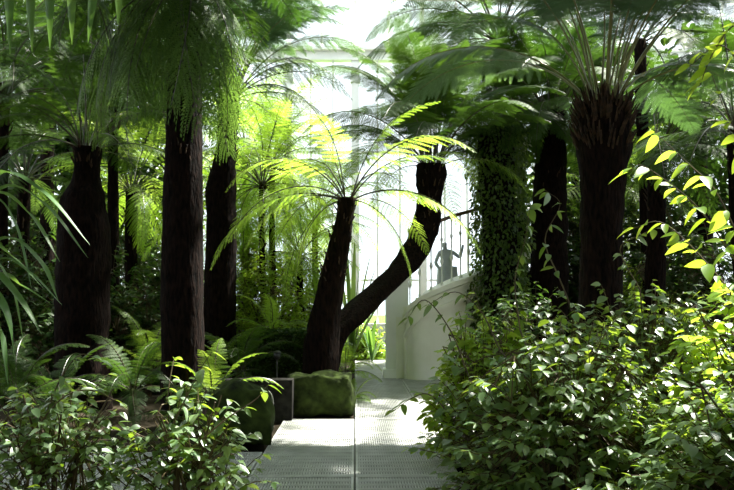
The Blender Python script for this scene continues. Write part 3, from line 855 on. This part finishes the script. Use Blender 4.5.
# pale spiky plant at the back, behind the leaning trunk
pb = P(352, 345, 17.5)
cv = []
for (ex, ey) in ((345, 235), (362, 245), (378, 262), (388, 285), (372, 250), (335, 250), (325, 270), (384, 300), (355, 238)):
    t = P(ex, ey, 17.5 + g.uniform(-.4, .4))
    b_ = Vector((pb.x, 17.5, 0.25))
    cv.append([b_, b_ + (t - b_) * 0.4 + Vector((0, 0, 0.12)), b_ + (t - b_) * 0.75 + Vector((0, 0, 0.1)), t])
strap_plant('pale spiky plant with long stiff blades behind the leaning trunk', (pb.x, 17.5, 0), cv, 0.13, 'pale_strap', 'spiky_plant', 0.26)
cv = []
pb2 = P(372, 345, 19)
for (ex, ey) in ((355, 322), (362, 318), (376, 320), (388, 326), (348, 335), (392, 338), (368, 326)):
    t = P(ex, ey, 19 + g.uniform(-.3, .3))
    b_ = Vector((pb2.x, 19, 0.05))
    cv.append([b_, b_ + (t - b_) * 0.4 + Vector((0, 0, 0.2)), b_ + (t - b_) * 0.75 + Vector((0, 0, 0.15)), t])
strap_plant('green strap-leaved clump at the end of the path', (pb2.x, 19, 0), cv, 0.1, 'strap', 'strap_leaved_plant')

# palm frond hanging in at the top left: rachis above the frame, leaflets hang
pr0, pr1 = P(-60, -40, 4.0), P(150, -22, 4.0)
proot = Vector((-3.2, 4.2, 0))
e = tag(empty('palm', proot), 'palm with one frond hanging in at the top, its leaflets dangling in a row', 'palm')
MB().tube([(0, 0, 0), (0.03, 0, 1.4), (0, 0, 2.85)], [0.13, 0.10, 0.09], 12).build('trunk', M['trunk'], e, True)
MB().tube([tuple(x) for x in catmull([(0, 0, 2.8), tuple((pr0 - proot) * 0.55 + Vector((0, 0, 1.45))), tuple(pr0 - proot), tuple((pr0 + pr1) / 2 - proot + Vector((0, 0, .05))), tuple(pr1 - proot)], 5)],
          [0.022 - 0.0008 * i for i in range(21)], 6).build('rachis', M['stipe'], e, True)
for k in range(7):
    link('frond', FR['fern'][('mid', 'low')[k % 2]][k % 3], e, (0, 0, 2.85), Euler((0, 0, R(60 + k * 40))), 0.7)
for (x, x2, y2) in ((-45, -35, 40), (-15, -10, 62), (16, 10, 54), (36, 32, 52), (56, 50, 50), (77, 72, 45), (102, 88, 43), (125, 118, 25)):
    a = P(x, -30, 4.0); b_ = P(x2, y2, 4.0 - 0.12)
    a2 = a + (b_ - a) * 0.3 + Vector((0, -0.06, 0.02))
    V = []
    c = catmull([tuple(a - proot), tuple(a2 - proot), tuple((a + b_) / 2 - proot + Vector((0, -.05, 0))), tuple(b_ - proot)], 5)
    F = []
    m = len(c)
    for i, p in enumerate(c):
        t = i / (m - 1)
        w = 0.030 * min(1, .4 + 2.2 * t) * (1 - t ** 3) + 0.001
        V += [(p[0] - w, p[1] + w * .35, p[2]), (p[0], p[1], p[2]), (p[0] + w, p[1] + w * .35, p[2])]
    for i in range(m - 1):
        q = i * 3
        F += [(q, q + 3, q + 4, q + 1), (q + 1, q + 4, q + 5, q + 2)]
    link('leaflet', mesh('leaflet', V, F, M['strap']), e)

# ------------------------------------------------------------------ boulders, kerb, hoop, lamp, hedge
def boulder(label, c, d, seed, rz=0.0):
    bm = bmesh.new()
    bmesh.ops.create_cube(bm, size=1.0)
    bmesh.ops.subdivide_edges(bm, edges=bm.edges[:], cuts=11, use_grid_fill=True)
    for v in bm.verts:
        p = v.co.copy()
        n = p.normalized() * 0.62
        p = p.lerp(n, 0.34)
        q = Vector((p.x * d[0], p.y * d[1], p.z * d[2]))
        f = noise.fractal(q * 3.0 + Vector((seed, 0, 0)), 1.0, 2.0, 4)
        q += p.normalized() * f * 0.085
        q.z -= 0.10 * max(0, -p.x) * (p.z > 0)
        q += p.normalized() * 0.05 * noise.noise(q * 1.6 + Vector((0, seed, 0)))
        v.co = q
    zmin = min(v.co.z for v in bm.verts)
    me = bpy.data.meshes.new('boulder'); bm.to_mesh(me); bm.free()
    me.materials.append(M['moss'])
    for p in me.polygons: p.use_smooth = True
    o = link('boulder', me, None, (c[0], c[1], -zmin - 0.03), (0, 0, rz))
    tag(o, label, 'boulder', 'mossy boulders by the path')
c = P(319, 395, 10.2)
boulder('flat-topped mossy boulder at the foot of the slim trunk', (c.x, 10.25), (0.80, 0.6, 0.49), 3)
c = P(240, 425, 8.1)
boulder('mossy boulder at the corner of the cross path', (c.x - 0.01, 8.1), (0.60, 0.72, 0.55), 9, 0.15)
# dark kerb stones
k0 = P(252, 380, 9.6)
tag(MB().box((k0.x, 9.75, 0.25), (0.95, 0.30, 0.52)).build('kerb_stone', M['dark_stone']), 'dark squared kerb stone in shade between the two boulders', 'stone')
# wire hoop
h0 = P(268, 420, 9.3)
e = tag(empty('wire_hoop', (h0.x, 9.3, 0)), 'thin bent metal hoop standing between the boulders', 'hoop')
pts = [(-0.05, 0, 0), (-0.055, 0, 0.28), (-0.03, 0, 0.38), (0.0, 0, 0.41), (0.03, 0, 0.38), (0.055, 0, 0.28), (0.05, 0, 0)]
MB().tube([tuple(x) for x in catmull(pts, 5)], 0.009, 6).build('hoop_wire', M['ironrim'], e, True)
for s in (-1, 1): MB().lathe((s * 0.05, 0, 0), [(0.02, 0), (0.02, 0.02), (0.01, 0.03)], 8).build('foot', M['ironrim'], e)
# little lamp
l0 = P(277, 372, 11.0)
e = tag(empty('path_lamp', (l0.x, 11.0, 0)), 'small black post lamp in front of the clipped hedge', 'lamp')
MB().lathe((0, 0, 0), [(0.04, 0), (0.04, 0.02), (0.012, 0.03), (0.012, 0.66)], 8).build('post', M['black'], e, True)
MB().lathe((0, 0, 0.66), [(0.02, 0), (0.045, 0.02), (0.045, 0.09)], 10).build('lamp_head', M['black'], e, True)
MB().lathe((0, 0, 0.75), [(0.055, 0), (0.05, 0.012), (0.015, 0.03)], 10).build('cap', M['black'], e, True)
# clipped hedge
def hedge():
    c = P(282, 350, 12.9)
    d = (1.0, 0.6, 0.98)
    e = tag(empty('clipped_hedge', (c.x, 12.9, 0)), 'low square-clipped hedge behind the far boulder', 'hedge')
    MB().box((0, 0, d[2] / 2 - 0.03), (d[0] - 0.1, d[1] - 0.1, d[2] - 0.06)).build('hedge_core', M['moss'], e)
    g = random.Random(3)
    L = []
    for i in range(3600):
        f = g.choice((0, 1, 2, 3, 4, 4))
        u, v = g.uniform(-.5, .5), g.uniform(0, 1)
        if f == 0: p, a = Vector((u * d[0], -d[1] / 2, v * d[2])), -math.pi / 2
        elif f == 1: p, a = Vector((u * d[0], d[1] / 2, v * d[2])), math.pi / 2
        elif f == 2: p, a = Vector((-d[0] / 2, u * d[1], v * d[2])), math.pi
        elif f == 3: p, a = Vector((d[0] / 2, u * d[1], v * d[2])), 0
        else: p, a = Vector((u * d[0], (v - .5) * d[1], d[2])), g.uniform(0, 6.3)
        L.append((leaf_matrix(p + Vector((g.gauss(0, .015), g.gauss(0, .015), g.gauss(0, .015))), a + g.gauss(0, .7), R(g.uniform(-40, 50)), R(g.gauss(0, 40)), g.uniform(.045, .075)), 0))
    place_leaves(e, L, 'leaf_dark', 0)
hedge()

# ------------------------------------------------------------------ white stair with balustrade, pier and statue
def stair():
    # plan curve seen from the path: starts at the pier, sweeps round to the right and up
    top_px = [(407, 318, 14.9), (414, 306, 14.75), (424, 297, 14.7), (438, 290, 14.75), (455, 283, 14.9), (472, 277, 15.15), (490, 270, 15.5), (508, 262, 15.9), (526, 253, 16.4)]
    top = [P(*t) for t in top_px]
    c = [Vector(x) for x in catmull([tuple(p) for p in top], 4)]
    base = Vector((c[0].x, c[0].y, 0))
    e = tag(empty('curved_staircase', base), 'white curved staircase with moulded stringer and slender balusters', 'staircase')
    def strip(name, z_up, z_dn, out, thick, mat, ground=False):
        V, F = [], []
        for i, p in enumerate(c):
            d = (c[min(i + 1, len(c) - 1)] - c[max(i - 1, 0)]); d.z = 0; d.normalize()
            nrm = Vector((d.y, -d.x, 0))       # towards the viewer
            f, bk = p + nrm * out, p + nrm * (out - thick)
            lo = 0.0 if ground else p.z + z_dn
            V += [(f.x, f.y, lo), (f.x, f.y, p.z + z_up), (bk.x, bk.y, p.z + z_up), (bk.x, bk.y, lo)]
        n = len(c)
        V = [tuple(Vector(v) - base) for v in V]
        for i in range(n - 1):
            a, b_ = i * 4, i * 4 + 4
            for k in range(4):
                F.append((a + k, b_ + k, b_ + (k + 1) % 4, a + (k + 1) % 4))
        F += [(0, 1, 2, 3), tuple(n * 4 - 1 - k for k in range(4))]
        link(name, mesh(name, V, F, M[mat], smooth=False), e)
    strip('panel', -0.30, 0, 0.0, 0.20, 'cream', True)
    strip('stringer', -0.02, -0.32, 0.03, 0.26, 'cream')
    strip('coping', 0.05, -0.05, 0.12, 0.42, 'cream')
    strip('moulding', -0.07, -0.11, 0.09, 0.2, 'cream')
    strip('moulding', -0.30, -0.36, 0.10, 0.2, 'cream')
    # balusters and rail
    acc = 0.1
    rail = []
    for i in range(len(c) - 1):
        seg = c[i + 1] - c[i]
        L = Vector((seg.x, seg.y, 0)).length
        while acc < L:
            p = c[i] + seg * (acc / L) + Vector((0, 0.1, 0.05)) - base
            prof = [(0.028, 0), (0.028, 0.05), (0.013, 0.07), (0.013, 0.38), (0.026, 0.41), (0.035, 0.45), (0.026, 0.49), (0.013, 0.52), (0.013, 0.80), (0.024, 0.83), (0.03, 0.86), (0.013, 0.90), (0.013, 1.22)]
            b = MB().lathe((p.x, p.y, p.z), prof, 8).build('baluster', M['white'], e, True)
            acc += 0.215
        acc -= L
    pts = [tuple(p + Vector((0, 0.1, 1.27)) - base) for p in c]
    MB().tube(pts, 0.035, 8).build('handrail', M['wood'], e, True)
    for k in range(7):      # treads behind the stringer
        p = c[int((k + 0.5) / 7 * (len(c) - 1))] - base
        MB().box((p.x, p.y + 0.75, (p.z - 0.1) / 2), (0.5, 1.1, max(0.1, p.z - 0.1))).build('step', M['cream'], e)
stair()
# pier at the stair foot
pp = P(397, 378, 15.3)
e = tag(empty('stair_pier', (pp.x, 15.3, 0)), 'white square pier with base and cap at the foot of the stair', 'pier')
w = S(22, 15.3)
MB().box((0, 0, 0.10), (w + .10, w + .10, 0.2)).build('base', M['white'], e)
MB().box((0, 0, 1.05), (w, w, 1.7)).box((0, -w / 2, 1.05), (w * .62, 0.03, 1.4)).build('shaft', M['white'], e)
MB().box((0, 0, 1.96), (w + .10, w + .10, 0.12)).box((0, 0, 2.04), (w + .02, w + .02, 0.06)).build('cap', M['white'], e)
MB().lathe((0, 0, 2.07), [(0.07, 0), (0.03, 0.03), (0.09, 0.10), (0.10, 0.15), (0.05, 0.21), (0.01, 0.23)], 12).build('finial', M['wood'], e, True)

def statue():
    Y = 18.2
    b0 = P(447, 300, Y)
    zf = P(447, 305, Y).z - 0.0
    head = P(443, 243, Y)
    hgt = 1.62
    z0 = head.z - hgt + 0.1
    e = tag(empty('statue', (b0.x, Y, 0)), 'grey marble draped figure with raised arm on a plinth beyond the balustrade', 'statue')
    MB().box((0, 0, 0.12), (.72, .72, .24)).box((0, 0, z0 / 2), (.56, .56, z0 - 0.1)).box((0, 0, z0 - 0.05), (.66, .66, .10)).build('plinth', M['marble'], e)
    bm = bmesh.new()
    sk = bm.verts.layers.skin.verify()
    nodes = {'pel': ((0.02, 0, .90), .15), 'waist': ((0, 0, 1.05), .115), 'chest': ((-.02, 0, 1.24), .15), 'neck': ((-.03, 0, 1.40), .055), 'chin': ((-.05, -.02, 1.47), .06), 'skull': ((-.06, -.02, 1.57), .105),
             'ls': ((-.17, 0, 1.33), .06), 'le': ((-.27, -.05, 1.08), .048), 'lw': ((-.17, -.16, .92), .035), 'lh': ((-.12, -.2, .90), .035),
             'rs': ((.14, 0, 1.34), .06), 're': ((.30, -.04, 1.20), .048), 'rw': ((.36, -.08, 1.42), .035), 'rh': ((.37, -.08, 1.51), .035),
             'lhip': ((-.08, 0, .82), .12), 'lk': ((-.10, -.06, .46), .10), 'la': ((-.09, 0, .08), .08), 'lt': ((-.11, -.13, .03), .04),
             'rhip': ((.11, 0, .82), .12), 'rk': ((.13, -.02, .46), .10), 'ra': ((.12, .02, .08), .08), 'rt': ((.14, -.11, .03), .04)}
    vv = {}
    for k, (co, r) in nodes.items():
        v = bm.verts.new(Vector(co) * (hgt / 1.65))
        v[sk].radius = (r, r * 0.85)
        v[sk].use_root = (k == 'pel')
        vv[k] = v
    for a, b_ in (('pel', 'waist'), ('waist', 'chest'), ('chest', 'neck'), ('neck', 'chin'), ('chin', 'skull'), ('chest', 'ls'), ('ls', 'le'), ('le', 'lw'), ('lw', 'lh'), ('chest', 'rs'), ('rs', 're'), ('re', 'rw'), ('rw', 'rh'),
                  ('pel', 'lhip'), ('lhip', 'lk'), ('lk', 'la'), ('la', 'lt'), ('pel', 'rhip'), ('rhip', 'rk'), ('rk', 'ra'), ('ra', 'rt')):
        bm.edges.new((vv[a], vv[b_]))
    me = bpy.data.meshes.new('figure'); bm.to_mesh(me); bm.free()
    me.materials.append(M['marble'])
    o = link('figure', me, e, (0, 0, z0))
    o.modifiers.new('skin', 'SKIN').use_smooth_shade = True
    ss = o.modifiers.new('sub', 'SUBSURF'); ss.levels = ss.render_levels = 2
    # drapery from the hips down, pleated
    V, F = [], []
    n, rows = 40, 9
    for i in range(rows):
        t = i / (rows - 1)
        for k in range(n):
            a = 2 * math.pi * k / n
            r = (0.205 + 0.05 * t) * (1 + (0.03 + 0.09 * t) * math.sin(a * 9 + t * 2) )
            V.append((0.015 + r * math.cos(a) * 1.08, r * math.sin(a) * 0.86, 0.98 - 0.95 * t))
    for i in range(rows - 1):
        for k in range(n):
            F.append((i * n + k, i * n + (k + 1) % n, (i + 1) * n + (k + 1) % n, (i + 1) * n + k))
    link('drapery', mesh('drapery', V, F, M['marble']), e, (0, 0, z0))
statue()
